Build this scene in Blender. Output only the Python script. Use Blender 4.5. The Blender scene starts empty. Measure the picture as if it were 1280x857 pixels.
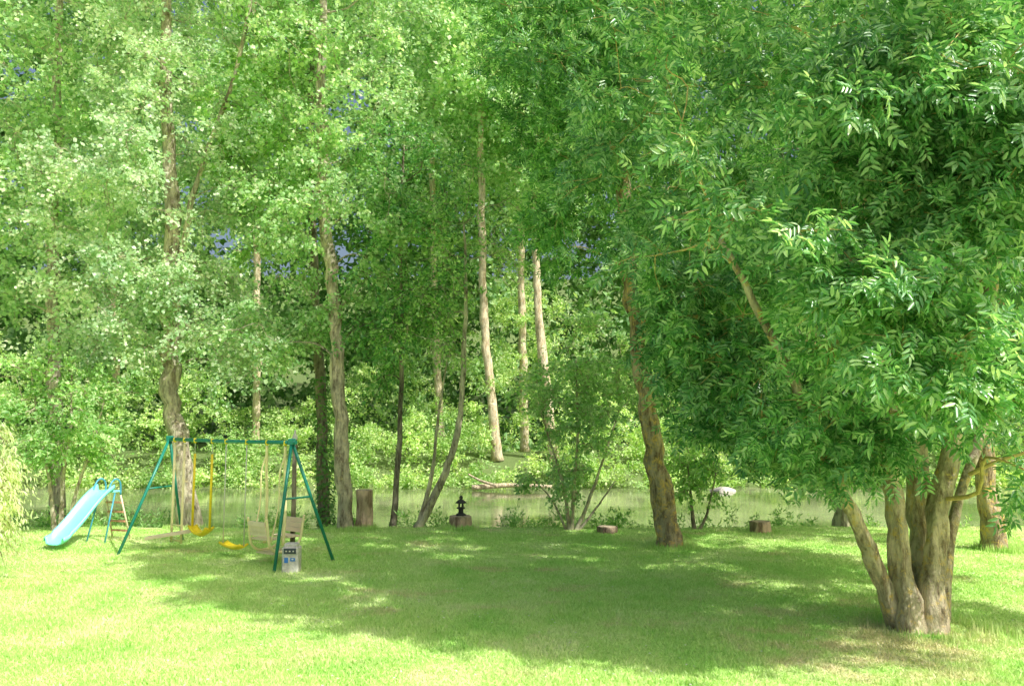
import bpy, math, random
import numpy as np
from mathutils import Vector, noise
random.seed(7); RG=np.random.default_rng(7)
C=bpy.context.scene.collection
CH=2.4; FP=1000.0; TA=math.atan(0.0935)
ca,sa=math.cos(TA),math.sin(TA)
def P(u,v,Y):
    cx=(u-640)/FP; cy=-(v-428.5)/FP
    d=(cx, ca-cy*sa, sa+cy*ca); t=Y/d[1]
    return np.array([d[0]*t, Y, CH+d[2]*t])
def G(u,v,z=0.0):
    cx=(u-640)/FP; cy=-(v-428.5)/FP
    d=(cx, ca-cy*sa, sa+cy*ca); t=(z-CH)/d[2]
    return np.array([d[0]*t,d[1]*t,z])
def proj(c):
    x=c[:,0]; y=c[:,1]; z=c[:,2]-CH
    f=y*ca+z*sa; u=-y*sa+z*ca
    return 640+FP*x/f, 428.5-FP*u/f
# ---------------- mesh helpers
def mesh_np(name,V,F,mat,parent=None,origin=(0,0,0),smooth=False):
    V=np.asarray(V,dtype=np.float32).reshape(-1,3)-np.asarray(origin,dtype=np.float32)
    F=np.asarray(F,dtype=np.int32); k=F.shape[1]; n=F.shape[0]
    me=bpy.data.meshes.new(name)
    me.vertices.add(len(V)); me.vertices.foreach_set('co',V.ravel())
    me.loops.add(n*k); me.loops.foreach_set('vertex_index',F.ravel())
    me.polygons.add(n); me.polygons.foreach_set('loop_start',np.arange(n,dtype=np.int32)*k)
    me.update(calc_edges=True)
    if smooth: me.polygons.foreach_set('use_smooth',np.ones(n,dtype=bool))
    me.materials.append(mat)
    o=bpy.data.objects.new(name,me); C.objects.link(o)
    if parent is not None: o.parent=parent
    else: o.location=origin
    return o
def crom(pts,sub):
    pts=[np.asarray(p,float) for p in pts]; out=[]
    n=len(pts)
    for i in range(n-1):
        p0=pts[max(i-1,0)];p1=pts[i];p2=pts[i+1];p3=pts[min(i+2,n-1)]
        for k in range(sub):
            t=k/sub
            out.append(0.5*((2*p1)+(-p0+p2)*t+(2*p0-5*p1+4*p2-p3)*t*t+(-p0+3*p1-3*p2+p3)*t**3))
    out.append(pts[-1]); return out
class MB:
    def __init__(s): s.v=[]; s.f=[]; s.sm=[]
    def tube(s,pts,rad,n=8,cap=True,rough=0.0):
        b=len(s.v); m=len(pts)
        if not hasattr(rad,'__len__'): rad=[rad]*m
        pts=[Vector(p) for p in pts]; u=None
        for i,p in enumerate(pts):
            t=(pts[min(i+1,m-1)]-pts[max(i-1,0)]).normalized()
            if u is None:
                u=t.orthogonal().normalized()
            u=(u-t*u.dot(t)).normalized(); w=t.cross(u)
            for k in range(n):
                a=2*math.pi*k/n; d=u*math.cos(a)+w*math.sin(a); r=rad[i]
                if rough: r*=1+rough*noise.noise(Vector((d.x*1.6+p.x*1.3,d.y*1.6+p.y,p.z*1.3)))+rough*.5*noise.noise(Vector((d.x*5,d.y*5,p.z*2.5)))
                s.v.append(tuple(p+d*r))
        for i in range(m-1):
            for k in range(n):
                a=b+i*n+k; c=b+i*n+(k+1)%n
                s.f.append((a,c,c+n,a+n))
        if cap:
            s.f.append(tuple(b+k for k in range(n))[::-1]); s.f.append(tuple(b+(m-1)*n+k for k in range(n)))
        return s
    def box(s,c,sx,sy,sz,ax=None,taper=1.0,bev=0.0):
        c=Vector(c)
        if ax is None: ax=(Vector((1,0,0)),Vector((0,1,0)),Vector((0,0,1)))
        X,Y,Z=[Vector(a).normalized() for a in ax]
        if bev>0:
            hx,hy=sx/2,sy/2; e=bev
            pts=[(-hx+e,-hy),(hx-e,-hy),(hx,-hy+e),(hx,hy-e),(hx-e,hy),(-hx+e,hy),(-hx,hy-e),(-hx,-hy+e)]
            b=len(s.v)
            for z,k in ((-sz/2,1),(sz/2-e,taper),(sz/2,taper*(1-e/max(hx,hy)))):
                for (x,y) in pts: s.v.append(tuple(c+X*x*k+Y*y*k+Z*z))
            for i in range(2):
                for k in range(8): s.f.append((b+i*8+k,b+i*8+(k+1)%8,b+i*8+8+(k+1)%8,b+i*8+8+k))
            s.f.append(tuple(b+k for k in range(8))[::-1]); s.f.append(tuple(b+16+k for k in range(8)))
            return s
        b=len(s.v)
        for z in(-1,1):
            k=taper if z>0 else 1
            for (x,y) in((-1,-1),(1,-1),(1,1),(-1,1)): s.v.append(tuple(c+X*x*sx/2*k+Y*y*sy/2*k+Z*z*sz/2))
        s.f+= [(b+3,b+2,b+1,b),(b+4,b+5,b+6,b+7)]+[(b+i,b+(i+1)%4,b+4+(i+1)%4,b+4+i) for i in range(4)]
        return s
    def lathe(s,c,prof,n=16,rough=0.0,rot=0):
        b=len(s.v); c=Vector(c)
        for (r,z) in prof:
            for k in range(n):
                a=2*math.pi*k/n+rot
                rr=r*(1+rough*noise.noise(Vector((math.cos(a)*2,math.sin(a)*2,z*3+c.x))))
                s.v.append((c.x+rr*math.cos(a),c.y+rr*math.sin(a),c.z+z))
        m=len(prof)
        for i in range(m-1):
            for k in range(n):
                s.f.append((b+i*n+k,b+i*n+(k+1)%n,b+(i+1)*n+(k+1)%n,b+(i+1)*n+k))
        s.f.append(tuple(b+k for k in range(n))[::-1]); s.f.append(tuple(b+(m-1)*n+k for k in range(n)))
        return s
    def sheet(s,rows,th=0.0):
        b=len(s.v); m=len(rows); n=len(rows[0])
        for r in rows:
            for p in r: s.v.append(tuple(p))
        for i in range(m-1):
            for k in range(n-1): s.f.append((b+i*n+k,b+i*n+k+1,b+(i+1)*n+k+1,b+(i+1)*n+k))
        return s
    def build(s,name,mat,parent=None,origin=(0,0,0),smooth=False,solid=0.0):
        me=bpy.data.meshes.new(name); o3=Vector(origin)
        me.from_pydata([tuple(Vector(v)-o3) for v in s.v],[],s.f); me.update()
        if smooth: me.polygons.foreach_set('use_smooth',[len(p.vertices)<5 for p in me.polygons])
        me.materials.append(mat)
        o=bpy.data.objects.new(name,me); C.objects.link(o)
        if parent is not None: o.parent=parent
        else: o.location=origin
        if solid:
            md=o.modifiers.new('solid','SOLIDIFY'); md.thickness=solid; md.offset=0
        return o
def thing(name,label,cat,loc,group=None):
    o=bpy.data.objects.new(name,None); C.objects.link(o); o.location=tuple(loc); o.empty_display_size=.2
    o['label']=label; o['category']=cat
    if group: o['group']=group
    return o
def tag(o,label,cat,group=None):
    o['label']=label; o['category']=cat
    if group: o['group']=group
    return o
# ---------------- materials
def mat(name):
    m=bpy.data.materials.new(name); m.use_nodes=True; nt=m.node_tree
    for n in list(nt.nodes): nt.nodes.remove(n)
    out=nt.nodes.new('ShaderNodeOutputMaterial')
    return m,nt,out
def N(nt,t):
    return nt.nodes.new(t)
def ramp(nt,fac,stops):
    r=nt.nodes.new('ShaderNodeValToRGB'); e=r.color_ramp.elements
    while len(e)<len(stops): e.new(.5)
    for x,(p,c) in zip(e,stops): x.position=p; x.color=(*c,1) if len(c)==3 else c
    nt.links.new(fac,r.inputs[0]); return r.outputs[0]
def mixc(nt,f,a,b,mode='MIX'):
    m=nt.nodes.new('ShaderNodeMix'); m.data_type='RGBA'; m.blend_type=mode
    L=nt.links
    for sock,val in((m.inputs[0],f),(m.inputs[6],a),(m.inputs[7],b)):
        if isinstance(val,(int,float)): sock.default_value=val
        elif isinstance(val,tuple): sock.default_value=(*val,1)
        else: L.new(val,sock)
    return m.outputs[2]
def noise_n(nt,scale,detail=3,coord='Object',stretch=None,rough=.55):
    tc=nt.nodes.new('ShaderNodeTexCoord'); src=tc.outputs[coord]
    if stretch:
        mp=nt.nodes.new('ShaderNodeMapping'); mp.inputs['Scale'].default_value=stretch
        nt.links.new(src,mp.inputs[0]); src=mp.outputs[0]
    n=nt.nodes.new('ShaderNodeTexNoise'); n.inputs['Scale'].default_value=scale; n.inputs['Detail'].default_value=detail
    n.inputs['Roughness'].default_value=rough
    nt.links.new(src,n.inputs['Vector']); return n.outputs['Fac']
def leaf_mat(name,dark,mid,light,trans=0.4,tcol=None,rough=.42,nscale=.55,spec=.4,vlo=(.66,.74,.64)):
    m,nt,out=mat(name); L=nt.links
    geo=nt.nodes.new('ShaderNodeNewGeometry')
    c1=ramp(nt,geo.outputs['Random Per Island'],[(0,dark),(.5,mid),(1,light)])
    nz=noise_n(nt,nscale,2)
    v=ramp(nt,nz,[(.33,vlo),(.66,(1.15,1.1,1.0))])
    col=mixc(nt,1.0,c1,v,'MULTIPLY')
    p=N(nt,'ShaderNodeBsdfPrincipled'); p.inputs['Roughness'].default_value=rough; p.inputs['Specular IOR Level'].default_value=spec
    L.new(col,p.inputs['Base Color'])
    t=nt.nodes.new('ShaderNodeBsdfTranslucent')
    tc=mixc(nt,1.0,col,tcol or (1.3,1.3,.6),'MULTIPLY'); L.new(tc,t.inputs[0])
    mx=nt.nodes.new('ShaderNodeMixShader'); mx.inputs[0].default_value=trans
    L.new(p.outputs[0],mx.inputs[1]); L.new(t.outputs[0],mx.inputs[2]); L.new(mx.outputs[0],out.inputs[0])
    return m
def bark_mat(name,dark,light,lichen=None,lic_amt=.5,sc=6):
    m,nt,out=mat(name); L=nt.links
    a=noise_n(nt,sc,6,stretch=(1.6,1.6,.45),rough=.7)
    col=ramp(nt,a,[(.38,dark),(.57,light)])
    b=noise_n(nt,2.2,4)
    col=mixc(nt,1.0,col,ramp(nt,b,[(.35,(.64,.66,.6)),(.65,(1.15,1.12,1.05))]),'MULTIPLY')
    if lichen:
        c=noise_n(nt,8,5,rough=.75)
        f=ramp(nt,c,[(lic_amt-.03,(0,0,0)),(lic_amt+.08,(.85,.85,.85))])
        col=mixc(nt,f,col,lichen)
    p=N(nt,'ShaderNodeBsdfPrincipled'); p.inputs['Roughness'].default_value=.9; p.inputs['Specular IOR Level'].default_value=.2
    L.new(col,p.inputs['Base Color'])
    bp=nt.nodes.new('ShaderNodeBump'); bp.inputs['Strength'].default_value=1.0; bp.inputs['Distance'].default_value=.08
    L.new(noise_n(nt,sc*2,5,stretch=(2,2,.35),rough=.7),bp.inputs['Height']); L.new(bp.outputs[0],p.inputs['Normal'])
    L.new(p.outputs[0],out.inputs[0]); return m
def plain(name,c,rough=.45,metal=0,var=.25,sc=8,spec=.5,bump=0):
    m,nt,out=mat(name); L=nt.links
    a=noise_n(nt,sc,5,rough=.7)
    lo=tuple(x*(1-var) for x in c); hi=tuple(min(1,x*(1+var*.6)) for x in c)
    col=ramp(nt,a,[(.35,lo),(.65,hi)])
    p=N(nt,'ShaderNodeBsdfPrincipled'); p.inputs['Roughness'].default_value=rough; p.inputs['Metallic'].default_value=metal
    p.inputs['Specular IOR Level'].default_value=spec
    L.new(col,p.inputs['Base Color'])
    if bump:
        bp=nt.nodes.new('ShaderNodeBump'); bp.inputs['Strength'].default_value=bump; bp.inputs['Distance'].default_value=.02
        L.new(noise_n(nt,sc*4,4),bp.inputs['Height']); L.new(bp.outputs[0],p.inputs['Normal'])
    L.new(p.outputs[0],out.inputs[0]); return m
M={}
M['ash']=leaf_mat('ash_leaf',(.08,.27,.09),(.25,.56,.24),(.74,.94,.64),.42,tcol=(1.3,1.3,.6),rough=.32,spec=1.0,vlo=(.55,.66,.6))
M['ash2']=leaf_mat('ash_leaf_dark',(.08,.26,.07),(.19,.47,.16),(.48,.76,.34),.42,rough=.35,spec=.6)
M['poplar']=leaf_mat('poplar_leaf',(.36,.60,.32),(.64,.86,.56),(.94,.98,.88),.47,tcol=(1.1,1.1,.8),rough=.38,spec=.7)
M['poplar2']=leaf_mat('poplar_leaf_b',(.27,.52,.21),(.50,.78,.40),(.86,.97,.72),.47,tcol=(1.15,1.15,.7),rough=.4,spec=.6)
M['shrub']=leaf_mat('shrub_leaf',(.22,.46,.14),(.42,.70,.28),(.76,.93,.56),.45)
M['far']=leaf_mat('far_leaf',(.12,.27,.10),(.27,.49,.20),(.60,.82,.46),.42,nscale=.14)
M['under']=leaf_mat('undergrowth_leaf',(.32,.54,.18),(.56,.78,.34),(.86,.95,.62),.44,nscale=.5,vlo=(.55,.68,.48))
M['pale']=leaf_mat('pale_leaf',(.60,.74,.38),(.78,.88,.56),(.92,.96,.75),.42)
M['ivy']=leaf_mat('ivy_leaf',(.10,.26,.07),(.17,.38,.10),(.28,.5,.15),.3)
M['bark_ash']=bark_mat('bark_ash',(.32,.25,.17),(.86,.75,.57),(.86,.64,.22),.565)
M['bark_lich']=bark_mat('bark_lichen',(.22,.15,.10),(.70,.56,.41),(.88,.62,.2),.535)
M['bark_pop']=bark_mat('bark_poplar',(.28,.23,.17),(.86,.78,.62),(.78,.66,.36),.595)
M['bark_pale']=bark_mat('bark_pale',(.48,.38,.25),(.90,.80,.62),(.78,.58,.30),.58)
M['bark_dark']=bark_mat('bark_dark',(.14,.12,.09),(.46,.41,.32))
M['twig']=plain('twig_bark',(.62,.48,.20),.8,var=.4)
M['green_paint']=plain('green_paint',(.015,.24,.17),.35,var=.2)
M['yellow']=plain('yellow_plastic',(.95,.74,.03),.4,var=.06)
M['cream']=plain('cream_paint',(.95,.86,.46),.45,var=.06)
M['beige']=plain('beige_plastic',(.84,.70,.52),.5,var=.1)
M['turq']=plain('turquoise_plastic',(.28,.90,.82),.35,var=.06,sc=3)
M['blue']=plain('blue_tube',(.08,.38,.52),.35,var=.15)
M['redstep']=plain('red_brown_step',(.55,.27,.16),.55,var=.2)
M['rope']=plain('grey_rope',(.7,.7,.6),.8,var=.2,sc=60)
M['concrete']=plain('pale_concrete',(.70,.68,.62),.85,var=.3,sc=10,bump=.4)
M['panel']=plain('dark_panel',(.07,.09,.11),.4,var=.2)
M['sticker']=plain('blue_sticker',(.06,.25,.75),.4,var=.05)
M['white']=plain('white_petal',(.85,.85,.82),.5,var=.05)
M['stone']=plain('dark_stone',(.06,.06,.055),.85,var=.5,sc=14,bump=.6)
M['rock']=plain('pale_rock',(.6,.57,.5),.9,var=.4,sc=5,bump=.8)
M['wood_cut']=plain('cut_wood',(.62,.48,.34),.85,var=.4,sc=12,bump=.4)
M['wood_grey']=bark_mat('weathered_log',(.36,.24,.16),(.84,.64,.48),sc=5)
M['wood_red']=bark_mat('brown_stump_bark',(.18,.13,.09),(.50,.39,.29),sc=6)
# ground
def lawn_color(nt,k):
    L=nt.links
    a=noise_n(nt,.9,5,rough=.65)
    g=ramp(nt,a,[(.3,(.54*k,.84*k,.24*k)),(.5,(.74*k,.92*k,.37*k)),(.72,(.90*k,.95*k,.56*k))])
    d=noise_n(nt,.75,6,rough=.6,stretch=(1,1.6,1))
    g=mixc(nt,ramp(nt,d,[(.57,(0,0,0)),(.67,(.75,.75,.75))]),g,(.88*k,.78*k,.50*k))
    geo=nt.nodes.new('ShaderNodeNewGeometry'); vd=nt.nodes.new('ShaderNodeVectorMath'); vd.operation='DISTANCE'
    L.new(geo.outputs['Position'],vd.inputs[0]); vd.inputs[1].default_value=(4.0,8.7,0)
    ad=nt.nodes.new('ShaderNodeMath'); ad.operation='MULTIPLY_ADD'; L.new(noise_n(nt,1.8,5),ad.inputs[0]); ad.inputs[1].default_value=-6.0; L.new(vd.outputs['Value'],ad.inputs[2])
    mr=nt.nodes.new('ShaderNodeMapRange'); mr.inputs[1].default_value=-1.4; mr.inputs[2].default_value=-2.8; mr.inputs[3].default_value=0; mr.inputs[4].default_value=.8
    L.new(ad.outputs[0],mr.inputs[0])
    return mixc(nt,mr.outputs[0],g,(.88*k,.76*k,.50*k))
def ground_mat():
    m,nt,out=mat('lawn_and_soil'); L=nt.links
    b=noise_n(nt,22,4,rough=.7)
    g=lawn_color(nt,.92)
    g=mixc(nt,1.0,g,ramp(nt,b,[(.3,(.78,.81,.7)),(.7,(1.05,1.05,1.02))]),'MULTIPLY')
    geo=nt.nodes.new('ShaderNodeNewGeometry'); sp=nt.nodes.new('ShaderNodeSeparateXYZ'); L.new(geo.outputs['Position'],sp.inputs[0])
    mr=nt.nodes.new('ShaderNodeMapRange'); mr.inputs[1].default_value=17.6; mr.inputs[2].default_value=18.6; L.new(sp.outputs[1],mr.inputs[0])
    soil=ramp(nt,b,[(.3,(.10,.15,.05)),(.7,(.22,.30,.11))])
    g=mixc(nt,mr.outputs[0],g,soil)
    p=N(nt,'ShaderNodeBsdfPrincipled'); p.inputs['Roughness'].default_value=.95; p.inputs['Specular IOR Level'].default_value=.1
    L.new(g,p.inputs['Base Color'])
    bp=nt.nodes.new('ShaderNodeBump'); bp.inputs['Strength'].default_value=.6; bp.inputs['Distance'].default_value=.03
    L.new(noise_n(nt,30,4),bp.inputs['Height']); L.new(bp.outputs[0],p.inputs['Normal'])
    L.new(p.outputs[0],out.inputs[0]); return m
M['ground']=ground_mat()
def grass_mat():
    m,nt,out=mat('grass_blade'); L=nt.links
    geo=nt.nodes.new('ShaderNodeNewGeometry')
    g=lawn_color(nt,1.04)
    g=mixc(nt,1.0,g,ramp(nt,geo.outputs['Random Per Island'],[(0,(.62,.76,.5)),(.9,(1.0,1.0,1.0)),(1,(1.05,1.02,1.15))]),'MULTIPLY')
    p=N(nt,'ShaderNodeBsdfPrincipled'); p.inputs['Roughness'].default_value=.45; p.inputs['Specular IOR Level'].default_value=.6
    L.new(g,p.inputs['Base Color'])
    t=nt.nodes.new('ShaderNodeBsdfTranslucent'); L.new(g,t.inputs[0])
    mx=nt.nodes.new('ShaderNodeMixShader'); mx.inputs[0].default_value=.35
    L.new(p.outputs[0],mx.inputs[1]); L.new(t.outputs[0],mx.inputs[2]); L.new(mx.outputs[0],out.inputs[0]); return m
M['grass']=grass_mat()
def water_mat():
    m,nt,out=mat('river_water'); L=nt.links
    p=N(nt,'ShaderNodeBsdfPrincipled'); p.inputs['Roughness'].default_value=.03; p.inputs['IOR'].default_value=1.33
    L.new(ramp(nt,noise_n(nt,.3,5,stretch=(1,.6,1)),[(.4,(.11,.14,.06)),(.62,(.36,.39,.22))]),p.inputs['Base Color'])
    bp=nt.nodes.new('ShaderNodeBump'); bp.inputs['Strength'].default_value=.24; bp.inputs['Distance'].default_value=.03
    L.new(noise_n(nt,2.2,3,stretch=(.6,1.5,1)),bp.inputs['Height']); L.new(bp.outputs[0],p.inputs['Normal'])
    L.new(p.outputs[0],out.inputs[0]); return m
M['water']=water_mat()
# ---------------- setting
def sstep(a,b,x):
    t=min(1,max(0,(x-a)/(b-a))); return t*t*(3-2*t)
def gh(x,y):
    nb=17.9+.35*noise.noise(Vector((x*.35,0,3)))+.12*noise.noise(Vector((x*1.3,0,9)))
    fb=35.2+1.2*noise.noise(Vector((x*.12,0,7)))
    z=0.05*noise.noise(Vector((x*.25,y*.25,1)))*sstep(4,9,y)
    z-=1.6*sstep(nb,nb+1.6,y)
    z+=2.3*sstep(fb-1.5,fb+3,y)
    z+=24*sstep(62,130,y)+ .8*noise.noise(Vector((x*.1,y*.1,5)))*sstep(38,46,y)
    return z
xs=np.concatenate([np.linspace(-400,-45,14),np.arange(-42,42.1,.6),np.linspace(45,400,14)])
ys=np.concatenate([np.linspace(-150,-4,12),np.arange(-2,16.6,.6),np.arange(16.8,21,.2),np.arange(21.5,60,.8),np.linspace(62,500,30)])
V=[(x,y,gh(x,y)) for y in ys for x in xs]; nx=len(xs)
F=[(j*nx+i,j*nx+i+1,(j+1)*nx+i+1,(j+1)*nx+i) for j in range(len(ys)-1) for i in range(nx-1)]
g=mesh_np('ground',V,F,M['ground'],smooth=True); g['kind']='structure'
w=mesh_np('river',[(-200,16.5,-.6),(200,16.5,-.6),(200,40,-.6),(-200,40,-.6)],[(0,1,2,3)],M['water']); w['kind']='structure'
# ---------------- leaves
def tri_leaf(wd):
    return np.array([(0,0,0),(.45,-wd,.06),(1,0,-.1),(.45,wd,.06)]),np.array([(0,1,2),(0,2,3)])
def quad_leaf(wd):
    return np.array([(0,0,0),(.3,-wd,.05),(.7,-wd*.75,.02),(1,0,-.12),(.7,wd*.75,.02),(.3,wd,.05)]),np.array([(0,1,2,3),(0,3,4,5)])
def pinnate():
    V=[];F=[]
    lv,lf=quad_leaf(.15)
    spec=[(.30,1,.36),(.30,-1,.36),(.52,1,.42),(.52,-1,.42),(.72,1,.42),(.72,-1,.42),(.80,0,.42)]
    for (x,s,l) in spec:
        a=math.radians(58)*s
        for v in lv:
            px=v[0]*l; py=v[1]*l*1.1; pz=v[2]*l-0.25*px*abs(s)
            V.append((x+px*math.cos(a)-py*math.sin(a),px*math.sin(a)+py*math.cos(a),pz-.18*x*x))
        n=len(V)-6
        for f in lf: F.append([k+n for k in f])
    return np.array(V),np.array(F)
T_POP=tri_leaf(.42); T_TRI=tri_leaf(.30); T_NAR=tri_leaf(.13); T_PIN=pinnate()
def unit(a): return a/np.maximum(np.linalg.norm(a,axis=1,keepdims=True),1e-6)
def foliage(pos,axis,nrm,size,tmpl):
    tv,tf=tmpl; n=len(pos)
    d=unit(axis); nn=nrm-d*np.sum(nrm*d,axis=1,keepdims=True); nn=unit(nn); b=np.cross(nn,d)
    V=pos[:,None,:]+size[:,None,None]*(tv[None,:,0:1]*d[:,None,:]+tv[None,:,1:2]*b[:,None,:]+tv[None,:,2:3]*nn[:,None,:])
    F=tf[None,:,:]+(np.arange(n)*len(tv))[:,None,None]
    return V.reshape(-1,3),F.reshape(-1,tf.shape[1])
def spray(cent,r,K,L,size,tmpl,droop=.3,out_from=None,flat=.75,up=.6):
    m=len(cent)
    rr=(r if hasattr(r,'__len__') else np.full(m,r))*RG.uniform(.7,1.25,m)
    D=RG.normal(size=(m,K,3)); 
    if out_from is not None:
        o=unit(cent-out_from); D+=.8*o[:,None,:]
    D/=np.linalg.norm(D,axis=2,keepdims=True); D[:,:,2]*=flat
    t=RG.uniform(.15,1,(m,K,L))
    pos=cent[:,None,None,:]+D[:,:,None,:]*(rr[:,None,None]*t)[...,None]
    pos[...,2]-=droop*.5*(t**2)*rr[:,None,None]
    pos+=RG.normal(size=pos.shape)*(.07*rr)[:,None,None,None]
    ax=.7*D[:,:,None,:]+.75*RG.normal(size=pos.shape); ax[...,2]-=droop
    nr=RG.normal(size=pos.shape)*.6; nr[...,2]+=up; nr[...,1]-=.40; nr[...,0]+=.35
    pos=pos.reshape(-1,3); 
    sz=size*RG.uniform(.65,1.2,len(pos))
    V,F=foliage(pos,ax.reshape(-1,3),nr.reshape(-1,3),sz,tmpl)
    tw=[(cent[i],cent[i]+D[i,k]*rr[i]*.9-np.array([0,0,droop*.4*rr[i]])) for i in range(m) for k in range(min(K,4))]
    return V,F,tw
def ell(Y,specs):
    out=[]
    for (u,v,ru,rv,rd,m) in specs:
        c=P(u,v,Y); kx=ru/FP*Y; kz=rv/FP*Y
        d=RG.normal(size=(m,3)); d/=np.linalg.norm(d,axis=1,keepdims=True)
        q=RG.uniform(0,1,(m,1))**.4
        out.append(c+d*q*np.array([kx,rd,kz]))
    return np.concatenate(out)
def clear(cent,rects):
    u,v=proj(cent); k=np.ones(len(cent),bool)
    for (u0,u1,v0,v1) in rects: k&=~((u>u0)&(u<u1)&(v>v0)&(v<v1))
    return cent[k]
def voids(cent,sc,th,seed=0):
    k=np.array([noise.noise(Vector((c[0]*sc+seed,c[1]*sc,c[2]*sc*1.5))) for c in cent])>th
    return cent[k]
def make_tree(name,label,trunks,cent,r=.8,K=8,L=14,size=.12,tmpl=T_POP,leaf='poplar',bark='bark_pop',droop=.3,group=None,cat='tree',twigs=True,flat=.75,up=.6,minz=2.0,sides=14,brad=.03,extra=None,flare=1.35):
    base=np.array(trunks[0][0][0]); base=base.copy(); base[2]=gh(base[0],base[1])-.08
    root=thing(name,label,cat,base,group)
    allp=[]
    for (pts,r0,r1) in trunks:
        pp=[np.array(p,float) for p in pts]
        if pp[0][2]<.8: pp[0][2]=base[2]
        cp=crom(pp,6); n=len(cp)
        hs=np.array([p[2] for p in cp])-cp[0][2]; H=max(hs.max(),.1)
        rad=[(r1+(r0-r1)*(1-min(1,max(h,0)/H))**.9)*(1+(flare-1)*math.exp(-max(h,0)/.35)) for h in hs]
        for k in range(2,n-1):
            cp[k]=cp[k]+RG.normal(size=3)*np.array([1,1,0])*r0*.13
        MB().tube(cp,rad,sides,rough=.34).build('trunk',M[bark],root,base,smooth=True)
        allp+=[(p,q) for p,q in zip(cp[2:],rad[2:])]
    A=np.array([p for p,q in allp]); R=np.array([q for p,q in allp])
    A0=A.copy()
    mb=MB()
    dist=np.array([np.min(np.linalg.norm(A-c,axis=1)) for c in cent])
    for i in np.argsort(dist):
        c=cent[i]
        d=np.linalg.norm(A-c,axis=1)
        cost=d+.9*np.maximum(0,A[:,2]-(c[2]-.35*d))+ (A[:,2]<min(minz,c[2]))*3
        j=int(np.argmin(cost)); s=A[j]; h=d[j]
        m1=s+(c-s)*.35+np.array([0,0,.10*h])+RG.normal(size=3)*.09*h
        m2=s+(c-s)*.7+np.array([0,0,.10*h])+RG.normal(size=3)*.08*h
        rs=min(R[j]*.75,brad*(.45+.35*h)); 
        cp=crom([s,m1,m2,c],3); rd=list(np.linspace(rs,max(.008,rs*.35),len(cp)))
        mb.tube(cp,rd,5,cap=False)
        A=np.vstack([A,np.array(cp[3:])]); R=np.concatenate([R,rd[3:]])
    V,F,tw=spray(cent,r,K,L,size,tmpl,droop,out_from=np.array([A0[:,0].mean(),A0[:,1].mean(),cent[:,2].mean()]),flat=flat,up=up)
    if twigs:
        for a,b in tw:
            mb.tube([a,(a+b)/2+RG.normal(size=3)*.03,b],[.008,.006,.003],3,cap=False)
    if mb.v: mb.build('branches',M['twig'] if bark in('bark_ash','bark_lich') else M[bark],root,base,smooth=True)
    mesh_np('crown',V,F,M[leaf],root,base)
    if extra: extra(root,base)
    return root
# --- the big ash on the right
c0=np.array([5.4,10.0,7.3]); m=600
d=unit(RG.normal(size=(m,3))); q=RG.uniform(0,1,(m,1))**.33
cent=c0+d*q*np.array([4.8,4.3,6.0])
more=np.concatenate([ell(7.6,[(1180,150,150,200,1.0,60),(1130,400,150,110,.9,44),(1000,250,110,170,.9,36)]),ell(8.6,[(1235,530,50,90,.7,34),(1050,560,60,60,.6,18),(1120,530,60,50,.6,8)]),ell(12,[(1200,150,170,260,1.2,40),(1180,430,120,120,1.0,14),(1100,500,90,80,1.0,20)])])
cent=np.concatenate([cent,more])
cent=voids(cent,.8,-.05,3.3)
low=ell(10.6,[(915,440,85,90,.9,46),(1010,490,70,75,.8,34),(860,390,50,60,.7,14)])
cent=np.concatenate([cent,low])
u_,v_=proj(cent)
lim=np.interp(u_,[600,680,760,820,850,900,960,1040,1085,1110,1180,1200,1300],[110,210,260,330,430,520,560,605,580,520,510,605,630])
cent=cent[(v_<lim)&(cent[:,1]>5.6)]
cent=clear(cent,[(1215,1258,585,700),(765,850,340,700)])
st=[([P(1128,772,9.5),P(1102,722,9.4),P(1076,665,9.3),P(1035,580,9.2),P(970,430,9.2),P(900,300,9.3)],.095,.03),
    ([P(1136,774,9.4),P(1125,690,9.4),P(1114,600,9.5),P(1110,480,9.6),P(1080,300,9.8),P(1040,60,10)],.125,.04),
    ([P(1162,776,9.4),P(1168,700,9.5),P(1174,640,9.6),P(1198,520,9.8),P(1240,350,10),P(1270,100,10.3)],.13,.04),
    ([P(1150,766,9.7),P(1150,680,9.9),P(1146,560,10),P(1143,380,10.2),P(1140,100,10.4),P(1140,-180,10.4)],.14,.04),
    ([P(1174,768,9.8),P(1192,650,10.2),P(1250,480,11),P(1330,300,11.6)],.075,.03)]
make_tree('ash_tree','large spreading tree with several stems from one base at the right',st,cent,r=.66,K=8,L=10,size=.25,tmpl=T_PIN,leaf='ash',bark='bark_ash',droop=.5,minz=1.4,brad=.032,up=.9,flat=.55,flare=1.6)
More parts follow.
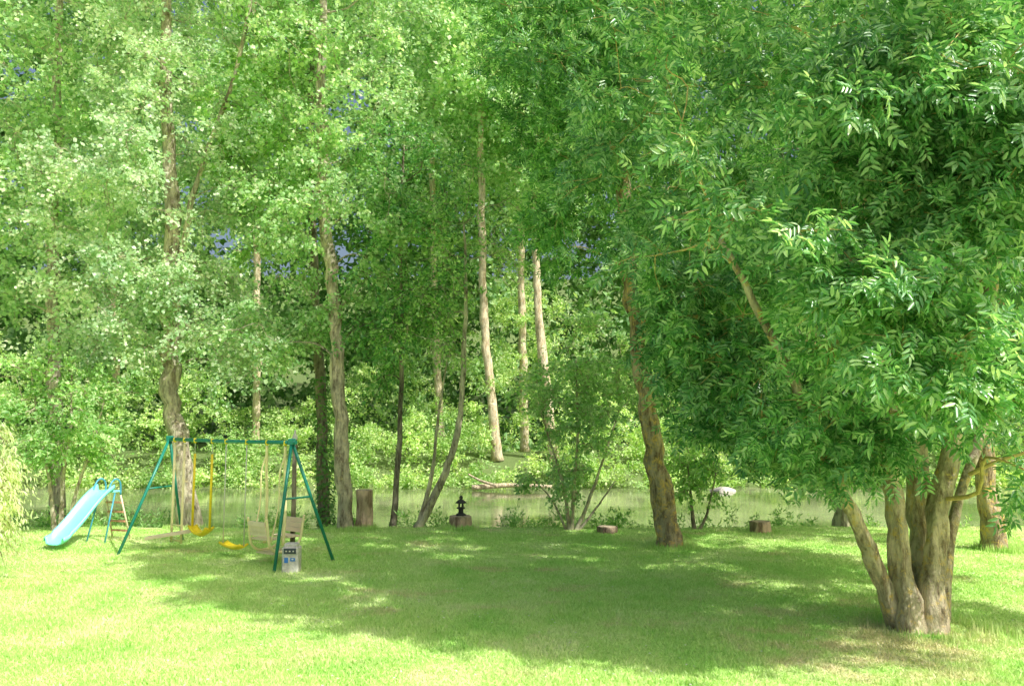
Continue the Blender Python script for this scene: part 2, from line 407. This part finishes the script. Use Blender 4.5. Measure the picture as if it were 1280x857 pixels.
# --- other trees on the near bank
def T(*p,Y=18): return [P(q[0],q[1],Y) for q in p]
make_tree('poplar_tree','tall poplar with thick grey trunk standing right behind the left end of the swing frame',
  [(T((240,656),(226,570),(216,490),(211,400),(214,300),(208,100),(212,-120),(215,-260),Y=18.0),.22,.05),
   (T((214,450),(240,250),(295,90),(320,-40),Y=18.0),.08,.03)],
  np.concatenate([clear(voids(ell(18,[(200,-60,140,230,2.4,140),(195,240,140,190,2.4,160),(150,400,80,60,1.5,24),(290,420,60,50,1.2,16)]),.8,-.13),[(200,225,500,700)]),
   ell(17.2,[(208,340,32,90,.3,8),(210,120,35,110,.3,6)])]),r=.8,K=8,L=26,size=.10,leaf='poplar',bark='bark_pop',minz=3.0)
make_tree('poplar_tree','slender poplar with pale mottled bare trunk just left of the upright grey log',
  [(T((433,662),(425,560),(421,450),(415,350),(405,250),(402,100),(405,-160),(405,-300),Y=17.6),.165,.04)],
  np.concatenate([clear(voids(ell(17.6,[(420,0,115,250,2.1,145),(415,270,90,120,1.8,60),(345,400,50,70,1.2,14)]),.8,-.13,9),[(405,440,300,700)]),
   ell(16.9,[(402,120,34,120,.3,9)])]),r=.8,K=8,L=26,size=.098,leaf='poplar2',bark='bark_pop',minz=3.0)
make_tree('poplar_tree','poplar with brown trunk at the far left behind the turquoise slide',
  [(T((78,640),(70,540),(66,400),(68,250),(75,60),(75,-150),Y=20),.20,.05)],
  clear(voids(ell(20,[(60,60,140,260,2.6,170),(50,330,120,80,2,40)]),.8,-.14,5),[(50,85,370,700)]),r=.95,K=8,L=22,size=.125,leaf='poplar2',bark='bark_pop',minz=3.0)
def ivy(root,base):
    n=1000
    h=RG.uniform(0,1,n)**1.5; a=RG.uniform(0,6.28,n); top=P(401,470,19.2); bt=P(408,656,19.2)
    c=bt[None,:]*(1-h[:,None])+top[None,:]*h[:,None]
    rr=.14+.08*RG.uniform(0,1,n)
    pos=c+np.stack([np.cos(a)*rr,np.sin(a)*rr,0*a],1)
    ax=np.stack([np.cos(a),np.sin(a),-1.0+0*a],1)+RG.normal(size=(n,3))*.4
    nr=np.stack([np.cos(a),np.sin(a),.3+0*a],1)
    V,F=foliage(pos,ax,nr,RG.uniform(.06,.11,n),T_POP); mesh_np('ivy',V,F,M['ivy'],root,base)
make_tree('poplar_tree','dark trunk with some ivy close behind the slender pale poplar',
  [(T((408,656),(403,560),(398,450),(392,330),(390,150),(390,0),Y=19.2),.15,.04)],
  ell(19.2,[(350,150,80,220,1.8,60)]),r=.9,K=8,L=18,size=.13,leaf='shrub',bark='bark_dark',minz=3.5,extra=ivy)
make_tree('young_tree','thin dark upright sapling between the upright grey log and the leaning tree',
  [(T((490,655),(498,570),(503,430),(500,300),(505,180),Y=18.3),.07,.02)],
  ell(18.3,[(505,280,75,140,1.4,52),(470,420,50,60,1,14)]),r=.7,K=8,L=18,size=.11,leaf='ash2',bark='bark_dark',tmpl=T_TRI,minz=3.0)
make_tree('leaning_tree','slim grey tree leaning right over the water beside the small stone lantern',
  [(T((520,657),(548,608),(570,550),(578,480),(582,380),(580,280),Y=17.9),.085,.02),
   (T((522,657),(540,590),(548,520),(560,440),Y=17.9),.05,.015)],
  ell(17.9,[(580,300,75,110,1.4,30),(545,410,65,60,1,16)]),r=.7,K=7,L=15,size=.10,leaf='shrub',bark='bark_pop',tmpl=T_TRI,minz=3.0)
make_tree('shrubby_tree','low many stemmed bushy tree on the river bank left of the brown stump',
  [(T((712,664),(705,610),(690,560),(672,500),Y=17.6),.04,.012),(T((714,664),(718,600),(722,540),(720,450),Y=17.6),.04,.012),
   (T((718,664),(738,620),(755,570),(775,510),Y=17.6),.04,.012),(T((720,664),(745,635),(770,600),Y=17.6),.03,.01),(T((710,664),(690,625),(668,600),Y=17.6),.025,.01)],
  ell(17.6,[(722,480,78,85,1.2,64),(695,590,50,30,.8,10)]),r=.5,K=7,L=17,size=.10,leaf='poplar2',bark='bark_pop',tmpl=T_TRI,minz=.8,brad=.018)
make_tree('lichen_tree','tree with thick brown trunk patched with orange lichen left of the pale stump',
  [(T((836,681),(826,610),(815,540),(803,470),(792,375),(780,250),(770,90),(765,-120),Y=15.3),.20,.08)],
  clear(voids(ell(15.3,[(750,80,130,220,2.6,140),(710,280,60,50,1.4,14),(900,310,80,120,2,40)]),.7,-.14,2),[(740,880,310,700)]),r=.8,K=8,L=14,size=.27,leaf='ash2',bark='bark_lich',tmpl=T_PIN,minz=3.8)
make_tree('bank_tree','grey brown tree trunk standing behind the large many stemmed tree',
  [(T((1052,655),(1046,600),(1036,520),(1030,400),(1030,200),Y=18.2),.18,.06)],
  ell(18.2,[(1030,250,130,200,2.4,50),(960,470,120,70,1.6,30),(1120,470,100,70,1.6,24)]),r=1.0,K=8,L=14,size=.16,leaf='ash2',bark='bark_pop',tmpl=T_TRI,minz=3.5)
make_tree('bank_tree','stout dark tree trunk at the right edge beyond the large many stemmed tree',
  [(T((1242,687),(1236,620),(1228,540),(1225,400),(1230,200),Y=14.8),.19,.06)],
  ell(15.5,[(1240,220,140,260,2.4,70)]),r=1.0,K=8,L=12,size=.30,leaf='ash2',bark='bark_lich',tmpl=T_PIN,minz=3.0)
make_tree('young_tree','leafy young tree with several upright stems behind the turquoise slide',
  [(T((70,650),(62,600),(50,540),(40,470),Y=17.2),.045,.012),(T((76,650),(80,590),(88,530),(90,450),Y=17.2),.045,.012),(T((82,650),(100,600),(118,550),(130,500),Y=17.2),.04,.012)],
  ell(17.2,[(70,520,90,80,1.2,60)]),r=.55,K=7,L=18,size=.10,leaf='shrub',bark='bark_pop',tmpl=T_TRI,minz=1.0,brad=.02)
make_tree('bushy_tree','small bright green bush on the bank just right of the lichen patched trunk',
  [(T((868,668),(864,630),(860,580),Y=17.6),.04,.012),(T((872,668),(884,640),(895,590),Y=17.6),.03,.01)],
  ell(17.6,[(872,580,42,48,.7,24)]),r=.42,K=7,L=13,size=.10,leaf='shrub',bark='bark_dark',tmpl=T_TRI,minz=.4,brad=.015,cat='bush')
make_tree('weeping_bush','pale bush with thin drooping branches cut off by the left edge of the view',
  [(T((-45,720),(-40,650),(-30,560),Y=11.6),.05,.02)],
  ell(11.6,[(-32,600,30,80,.6,64)]),r=.42,K=9,L=22,size=.085,leaf='pale',bark='bark_pale',tmpl=T_NAR,droop=1.9,minz=.4,brad=.012,cat='bush')
# far bank tall trees
far=[('tall far bank tree with pale bare trunk rising left of a close pair',[(622,590),(615,500),(607,420),(603,270),(600,120),(598,-60)],37.5,.23,[(590,60,110,160,3.5,110)]),
 ('left trunk of the close pair of far bank trees, grey brown',[(656,585),(654,470),(652,340),(650,150),(650,0)],41,.23,[(655,110,80,180,3.2,90)]),
 ('right trunk of the close pair of far bank trees, orange brown',[(692,585),(684,500),(674,400),(670,320),(665,120)],37,.24,[(690,150,75,130,3.2,70)]),
 ('far bank tree whose upper trunk shows above the leaning tree',[(552,585),(546,450),(542,300),(540,120),(540,-60)],43,.22,[(525,90,110,220,4,130)]),
 ('far bank tree seen between the two front poplars',[(318,585),(322,450),(320,280),(318,120),(318,-40)],40,.20,[(310,150,80,200,3.4,95),(318,430,60,80,2,16)]),
 ('far bank tree at the left showing between two poplars',[(140,590),(145,450),(140,300),(138,120)],42,.20,[(140,180,90,180,3.6,70),(145,440,60,70,2,14)])]
for lab,pts,Y,r0,el in far:
    make_tree('far_bank_tree',lab,[(T(*pts,Y=Y),r0,.09)],ell(Y,el),r=1.7,K=8,L=18,size=.24,leaf='poplar2',bark='bark_pale',group='tall trees on the far bank',minz=8,twigs=False,sides=10,brad=.03)
# far wood + undergrowth as stuff
def mass(name,label,cat,cent,r,K,L,size,tmpl,leaf):
    V,F,_=spray(cent,r,K,L,size,tmpl,.3)
    o=mesh_np(name,V,F,M[leaf]); o['kind']='stuff'; tag(o,label,cat); return o
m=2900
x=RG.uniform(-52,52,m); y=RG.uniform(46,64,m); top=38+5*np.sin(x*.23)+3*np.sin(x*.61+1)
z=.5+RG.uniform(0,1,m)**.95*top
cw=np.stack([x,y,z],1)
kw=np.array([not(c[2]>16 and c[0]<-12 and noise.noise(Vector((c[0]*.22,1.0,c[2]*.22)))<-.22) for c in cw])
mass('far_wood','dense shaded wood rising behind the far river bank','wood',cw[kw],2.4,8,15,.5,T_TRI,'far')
m=1200
x=RG.uniform(-38,42,m); y=34.7+RG.uniform(0,1,m)**1.25*10; z=np.array([gh(a,b) for a,b in zip(x,y)])+RG.uniform(0,1,m)**1.1*(1.2+.6*(y-34.5)*np.maximum(.25,1+1.1*np.sin(x*.5+1)*np.cos(x*.23)))
mass('bank_undergrowth','bright low bushes and weeds along the far river bank','undergrowth',np.stack([x,y,np.maximum(z,-.35)],1),.95,9,22,.15,T_TRI,'under')
m=420
x=np.concatenate([RG.uniform(-13,14,300),RG.uniform(-13,-5,120)]); y=17.95+RG.uniform(0,.8,m); z=np.array([gh(a,b) for a,b in zip(x,y)])+RG.uniform(0,.25,m)
k=np.array([noise.noise(Vector((a*.5,2,2))) for a in x])>-.12
V,F,_=spray(np.stack([x,y,z],1)[k],.28,7,9,.11,T_NAR,-.5,flat=1.0)
o=mesh_np('bank_weeds',V,F,M['shrub']); o['kind']='stuff'; tag(o,'narrow leaved weeds growing along the near bank edge','weeds')
# grass
n=420000
y=4.8+(RG.uniform(0,1,n)**1.25)*13.3; x=RG.uniform(-1,1,n)*(.68*y+.6)
ft=[(4.85,9.5,.75),(3.0,15.3,.4),(-7.2,18,.4),(-3.65,17.6,.35),(8.9,14.8,.4),(-1.15,17.6,.35),(-3.3,17.6,.3)]
tx=[];ty=[]
for (a0,b0,rr) in ft:
    k=1500; an=RG.uniform(0,6.28,k); rd=rr*RG.uniform(.55,1.25,k); tx.append(a0+rd*np.cos(an)); ty.append(b0+rd*np.sin(an))
nt_=sum(len(a) for a in tx); x=np.concatenate([x]+tx); y=np.concatenate([y]+ty); n=len(x)
def vnoise(x,y):
    return np.sin(x*1.7+np.sin(y*2.1))*np.sin(y*1.9+np.sin(x*1.3))
hh=(.028+.022*RG.uniform(0,1,n))*(1+.25*vnoise(x,y)); hh[-nt_:]*=RG.uniform(1.2,3.6,nt_)
gx=np.arange(-13,13.1,.5); gy=np.arange(4.5,18.6,.5)
GZ=np.array([[gh(a,b) for a in gx] for b in gy])
ix=np.clip(((x+13)/.5),0,len(gx)-1.001); iy=np.clip((y-4.5)/.5,0,len(gy)-1.001)
i0=ix.astype(int); j0=iy.astype(int); fx=ix-i0; fy=iy-j0
z=(GZ[j0,i0]*(1-fx)+GZ[j0,i0+1]*fx)*(1-fy)+(GZ[j0+1,i0]*(1-fx)+GZ[j0+1,i0+1]*fx)*fy-.004
a=RG.uniform(0,6.28,n); wd=.0045+.0005*y
dx=np.cos(a)*wd; dy=np.sin(a)*wd; lx=RG.normal(size=n)*.022; ly=RG.normal(size=n)*.022
V=np.stack([np.stack([x-dx,y-dy,z],1),np.stack([x+dx,y+dy,z],1),np.stack([x+lx,y+ly,z+hh],1)],1).reshape(-1,3)
o=mesh_np('lawn_grass',V,np.arange(n*3).reshape(-1,3),M['grass']); o['kind']='stuff'; tag(o,'short mown grass covering the lawn','grass')
n=900
y=RG.uniform(6.5,16,n); x=RG.uniform(-1,1,n)*.66*y
k=vnoise(x*.7,y*.9)>.0; x=x[k];y=y[k];n=len(x)
pos=np.stack([x,y,np.full(n,.05)],1)
V=[];F=[]
for p in pos:
    b=len(V); 
    for j in range(6):
        aa=j*math.pi/3; V.append((p[0]+.011*math.cos(aa),p[1]+.011*math.sin(aa),p[2]+random.uniform(-.003,.003)))
    F.append(tuple(range(b,b+6)))
o=mesh_np('clover_flowers',V,F,M['white']); o['kind']='stuff'; tag(o,'tiny white clover flowers dotted over the lawn','flowers')
# ---------------- swing set
def V3(*a): return np.array(a,float)
AL=V3(-6.5,15.3,2.0); AR=V3(-3.62,13.25,2.0)
ud=(AR-AL); LB=np.linalg.norm(ud); ud/=LB; pd=V3(-ud[1],ud[0],0)
if pd[1]<0: pd=-pd
def B(t,z=2.0,p=0.0):
    q=AL*(1-t)+AR*t+pd*p; q[2]=z; return q
sw=thing('swing_frame','green metal A-frame swing stand on the lawn at left','swing frame',(AL+AR)/2*V3(1,1,0))
og=tuple((AL+AR)/2*V3(1,1,0))
MB().tube([B(-.02),B(.5,1.985),B(1.03)],.032,10).build('top_bar',M['green_paint'],sw,og,True)
for foot,ap in ((V3(-7.0,14.5,-.02),AL),(V3(-6.55,16.2,-.02),AL),(V3(-3.72,12.78,-.02),AR),(V3(-3.0,13.75,-.02),AR)):
    MB().tube([ap+V3(0,0,.02),(foot+ap)/2,foot],.027,10).build('leg',M['green_paint'],sw,og,True)
for a_,b_ in (((V3(-7.0,14.5,0)*.45+AL*.55),(V3(-6.55,16.2,0)*.45+AL*.55)),((V3(-3.72,12.78,0)*.45+AR*.55),(V3(-3.0,13.75,0)*.45+AR*.55))):
    MB().tube([a_,b_],.016,8).build('cross_brace',M['green_paint'],sw,og,True)
for ap in (AL,AR):
    MB().box(ap+V3(0,0,.01),.12,.09,.10,bev=.012).build('corner_bracket',M['green_paint'],sw,og)
for t in (.05,.14,.235,.385,.50,.665,.82,.955):
    MB().lathe(B(t,1.94),[(.02,0),(.034,.02),(.036,.075),(.02,.085)],8).build('hook_clamp',M['yellow'],sw,og)
def hang(name,label,cat,t):
    b=B(t,0); return thing(name,label,cat,b),tuple(b)
g1,o1=hang('rocker_swing','two seat rocker with long beige plank on cream poles, leftmost on the green frame','swing',.13)
MB().tube([B(.05,1.93),B(.05,.5),B(.05,.10)],.024,8).build('hanger_pole',M['cream'],g1,o1,True)
MB().tube([B(.14,1.93),B(.14,.5),B(.14,.10)],.024,8).build('hanger_pole',M['cream'],g1,o1,True)
MB().tube([B(.05,.14),B(.14,.14)],.016,8).build('foot_bar',M['cream'],g1,o1,True)
wx=V3(1,0,.16)
MB().box(B(.10,.27)-pd*.14,.86,.20,.055,(wx,V3(0,1,0),V3(-.16,0,1)),bev=.01).build('plank_seat',M['beige'],g1,o1)
MB().tube([B(.05,.42,0),B(.14,.42,0)],.014,8).build('hand_bar',M['cream'],g1,o1,True)
def swing(label,t0,t1,zs,thick):
    tm=(t0+t1)/2; g_,o_=hang('playground_swing',label,'swing',tm)
    for t in(t0,t1):
        if thick:
            MB().tube([B(t,1.95),B(t,1.75)],.006,6).build('rope',M['rope'],g_,o_,True)
            MB().tube([B(t,1.75),B(t,1.2),B(t,zs+.12)],.023,8).build('side_rod',M['yellow'],g_,o_,True)
        else:
            MB().tube([B(t,1.95),B(t,1.2),B(t,zs+.06)],.011,6).build('rope',M['rope'],g_,o_,True)
    rows=[]
    for i in range(9):
        s=i/8; t=t0+(t1-t0)*s
        dip=zs+.10*(2*s-1)**2*(1.3 if thick else .6)
        rows.append([B(t,dip+.02*abs(j)*2-.01,j*.09) for j in (-1,-.5,0,.5,1)])
    MB().sheet(rows).build('seat',M['yellow'],g_,o_,True,solid=.035)
swing('yellow moulded swing seat on thick yellow side rods next to the beige plank rocker',.235,.385,.30,True)
swing('yellow swing seat on thin grey ropes hanging in the middle of the green frame',.50,.665,.16,False)
gl,o2=hang('glider_swing','face to face glider with two beige slatted seats in curved cream frames','swing',.89)
for t in(.82,.955):
    MB().tube(crom([B(t,1.93),B(t,1.55,0),B(t,1.0,.03),B(t,.32,.0)],5),.026,8).build('hanger_pole',M['cream'],gl,o2,True)
    MB().tube(crom([B(t,.78,-.34),B(t,.62,-.31),B(t,.36,-.27),B(t,.24,-.14),B(t,.22,0),B(t,.24,.18),B(t,.36,.34),B(t,.62,.40),B(t,.78,.43)],4),.022,8).build('side_frame',M['cream'],gl,o2,True)
    MB().tube(crom([B(t,1.93),B(t,1.75,-.02),B(t,1.5,-.10),B(t,1.1,-.10),B(t,.8,-.14),B(t,.4,-.24)],4),.015,6).build('curved_hanger',M['cream'],gl,o2,True)
for s,p0 in((-1,.09),(1,.16)):
    mb=MB()
    for k in range(3): mb.box(B(.8875,.44,s*(p0+.08*k)),LB*.12,.074,.03,(ud,pd,V3(0,0,1)),bev=.006)
    mb.build('seat',M['beige'],gl,o2)
    mb=MB()
    for k in range(3): mb.box(B(.8875,.53+.078*k,s*(p0+.21+.02*k)),LB*.12,.03,.074,(ud,pd,V3(0,0,1)),bev=.006)
    mb.build('backrest',M['beige'],gl,o2)
mb=MB()
for k in range(4): mb.box(B(.8875,.20,-.14+.12*k),LB*.12,.08,.02,(ud,pd,V3(0,0,1)))
mb.build('footrest',M['beige'],gl,o2)
# ---------------- slide
s0=V3(-8.0,15.95,.98); s1=V3(-8.33,14.8,.10)
sl=thing('playground_slide','turquoise plastic slide with blue handrails and reddish steps at the left of the lawn','slide',((s0+s1)/2*V3(1,1,0)))
os_=tuple((s0+s1)/2*V3(1,1,0))
dd=(s1-s0)*V3(1,1,0); LS=np.linalg.norm(dd); dd/=LS; nn=V3(-dd[1],dd[0],0)
rows=[]
for i in range(25):
    s=i/24; L_=s*LS
    z=.98*(1-s)**1.0+.10*s+ .05*math.sin(s*math.pi*2.0)*(1-s*.4); 
    z=z if s<.9 else max(z,.09)
    if s>.85: z=.13+(z-.13)*.5
    c=s0+dd*L_; c[2]=z
    rows.append([c+nn*a*.9+V3(0,0,b) for a,b in((-.25,.05),(-.235,.12),(-.21,.11),(-.19,.01),(-.1,-.01),(0,-.015),(.1,-.01),(.19,.01),(.21,.11),(.235,.12),(.25,.05))])
MB().sheet(rows).build('chute',M['turq'],sl,os_,True,solid=.015)
for sg in(-1,1):
    e=nn*.18*sg
    MB().tube(crom([s0+dd*.12+e+V3(0,0,.02),s0+dd*.05+e+V3(0,0,.16),s0-dd*.06+e+V3(0,0,.22),s0-dd*.18+e+V3(0,0,.14),s0-dd*.2+e+V3(0,0,-.1)],4),.017,8).build('handrail',M['blue'],sl,os_,True)
    a_=s0-dd*.2+e+V3(0,0,-.1); f_=s0-dd*.48+e*1.2; f_[2]=-.02
    MB().tube([a_,f_],.018,8).build('ladder_rail',M['beige'],sl,os_,True)
    f2=s0+dd*.2+e*1.2; f2[2]=-.02; MB().tube([s0-dd*.05+e-V3(0,0,.05),f2],.016,8).build('support_leg',M['blue'],sl,os_,True)
MB().box(s0-dd*.09+V3(0,0,-.02),.36,.20,.03,(nn,dd,V3(0,0,1)),bev=.008).build('platform',M['turq'],sl,os_)
for k in range(4):
    q=(k+.8)/4.6; c=(s0-dd*.2+V3(0,0,-.1))*q+(s0-dd*.48)*(1-q); c[2]=(.88)*q
    MB().box(c,.38,.09,.03,(nn,dd,V3(0,0,1)),bev=.008).build('step',M['redstep'],sl,os_)
# ---------------- pedestal, post
pb=V3(-3.47,12.86,0)
pdn=thing('service_pedestal','squat pale concrete service box with dark top panel and blue sticker by the swing leg','pedestal',pb)
o_=tuple(pb)
MB().box(pb+V3(0,0,.19),.26,.22,.40,bev=.02).build('body',M['concrete'],pdn,o_)
MB().box(pb+V3(0,0,.415),.21,.18,.05,bev=.015).build('cap',M['concrete'],pdn,o_)
MB().box(pb+V3(0.0,-.117,.33),.19,.012,.085).build('control_panel',M['panel'],pdn,o_)
for k in(-1,0,1): MB().lathe(pb+V3(k*.055,-.128,.32),[(.012,0),(.014,.008),(.012,.018)],10).build('socket',M['concrete'],pdn,o_)
MB().box(pb+V3(-.055,-.114,.19),.06,.006,.08).build('sticker',M['sticker'],pdn,o_)
MB().box(pb+V3(.045,-.114,.20),.075,.006,.05).build('sticker',M['sticker'],pdn,o_)
MB().box(pb+V3(.045,-.1185,.205),.03,.004,.018).build('sticker_mark',M['white'],pdn,o_)
q=V3(-3.76,13.95,0)
po=thing('wooden_post','dark slim post with a pale cap standing beside the right legs of the swing frame','post',q)
MB().tube([q+V3(0,0,-.05),q+V3(.01,0,1.0),q+V3(0,0,2.02)],[.042,.04,.038],10,rough=.1).build('shaft',M['bark_dark'],po,tuple(q),True)
MB().lathe(q+V3(0,0,2.02),[(.048,0),(.052,.03),(.04,.06),(.018,.12),(.012,.17)],10).build('cap',M['concrete'],po,tuple(q),True)
# ---------------- stumps, logs, lantern
def stump(u,v,r,h,mb_,label,name='tree_stump',cat='stump',topm='wood_cut',rg=.25):
    b=G(u,v); b[2]=gh(b[0],b[1])-.03
    t=thing(name,label,cat,b)
    mb=MB(); mb.lathe(b,[(r*1.12,0),(r*1.04,h*.3),(r,h*.7),(r*.97,h),(r*.93,h+.012)],22,rough=rg); mb.build('bark',M[mb_],t,tuple(b),True)
    MB().lathe(b+V3(0,0,h+.010),[(r*.92,0),(r*.90,.006),(r*.3,.010)],22,rough=rg).build('cut_top',M[topm],t,tuple(b))
    return b
sb=stump(576,659,.24,.27,'wood_grey','grey brown stump carrying the small dark stone lantern')
stump(759,664,.20,.15,'wood_red','low brown stump on the bank right of the many stemmed bushy tree')
stump(951,666,.21,.24,'wood_grey','pale grey stump on the bank right of the orange lichen tree')
b=stump(455,661,.18,.86,'wood_grey','upright weathered reddish grey log standing beside the slender pale poplar',name='upright_log',cat='log')
z0=sb[2]+.285; K_=.9
ln=thing('stone_lantern','small dark stone garden lantern with tiered roof on top of a stump','lantern',(sb[0],sb[1],z0)); ol=(sb[0],sb[1],z0); c=V3(*ol)
def lp(pr): return [(r*K_,z*K_) for r,z in pr]
MB().lathe(c,lp([(.13,0),(.13,.03),(.10,.05),(.08,.06)]),6).build('base',M['stone'],ln,ol)
MB().lathe(c+V3(0,0,.06*K_),lp([(.07,0),(.06,.04),(.06,.08),(.07,.11)]),12).build('shaft',M['stone'],ln,ol,True)
MB().lathe(c+V3(0,0,.17*K_),lp([(.10,0),(.11,.02),(.085,.035)]),6).build('platform',M['stone'],ln,ol)
for k in range(4):
    a=math.pi/4+k*math.pi/2; MB().box(c+V3(.06*math.cos(a),.06*math.sin(a),.25)*K_,.035,.035,.10*K_).build('pillar',M['stone'],ln,ol)
MB().lathe(c+V3(0,0,.30*K_),lp([(.14,0),(.135,.02),(.09,.06),(.05,.085),(.035,.10)]),6).build('roof',M['stone'],ln,ol)
MB().lathe(c+V3(0,0,.40*K_),lp([(.025,0),(.05,.03),(.04,.06),(.012,.09)]),10).build('finial',M['stone'],ln,ol,True)
def log(pts,r,label,m='wood_grey'):
    p0=pts[0]; return tag(MB().tube(crom(pts,5),[r*(1.0-.4*i/(5*(len(pts)-1))) for i in range(5*(len(pts)-1)+1)],9,rough=.3).build('driftwood_log',M[m],None,tuple(p0),True),label,'log')
log([P(590,609,33.6),P(640,606,33.6),P(690,608,33.4)],.11,'long pale driftwood log lying along the far water edge in the centre','bark_pale')
log([P(622,607,33.3),P(600,600,33.5),P(585,592,33.7)],.06,'short forked driftwood branch at the left end of the long pale log','bark_pale')
for (u,v,s,lab) in ((905,613,.5,'large pale rock at the far water edge behind the pale grey stump'),(880,615,.3,'small pale rock left of the large one at the far water edge'),(935,614,.26,'small pale rock right of the large one at the far water edge')):
    c=P(u,v,33.3); mb=MB(); mb.lathe(c+V3(0,0,-.25),[(s*.9,0),(s*1.0,s*.3),(s*.8,s*.6),(s*.35,s*.8)],14,rough=.9)
    tag(mb.build('river_rock',M['rock'],None,tuple(c),True),lab,'rock')
# ---------------- camera, light
cam=bpy.data.cameras.new('camera'); co=bpy.data.objects.new('camera',cam); C.objects.link(co)
cam.lens=36*FP/1280; cam.sensor_width=36; cam.clip_end=2000; co.location=(0,0,CH); co.rotation_euler=(math.pi/2+TA,0,0)
bpy.context.scene.camera=co
EL=math.radians(47); S=Vector((.84*math.cos(EL),-.54*math.cos(EL),math.sin(EL))).normalized()
sun=bpy.data.lights.new('sun','SUN'); sun.energy=5; sun.angle=math.radians(.55); sun.color=(1,.98,.93)
so=bpy.data.objects.new('sun',sun); C.objects.link(so); so.rotation_euler=S.to_track_quat('Z','Y').to_euler(); so.location=(20,-20,30)
wd=bpy.data.worlds.new('World'); bpy.context.scene.world=wd; wd.use_nodes=True; nt=wd.node_tree
bg=nt.nodes['Background']; sk=nt.nodes.new('ShaderNodeTexSky'); sk.sky_type='NISHITA'; sk.sun_disc=False
sk.dust_density=6.0; sk.air_density=1.0; sk.ozone_density=.6
sk.sun_elevation=EL; sk.sun_rotation=math.atan2(.84,-.54); nt.links.new(sk.outputs[0],bg.inputs[0]); bg.inputs[1].default_value=.15
vs=bpy.context.scene.view_settings; vs.view_transform='Standard'; vs.look='None'; vs.exposure=0
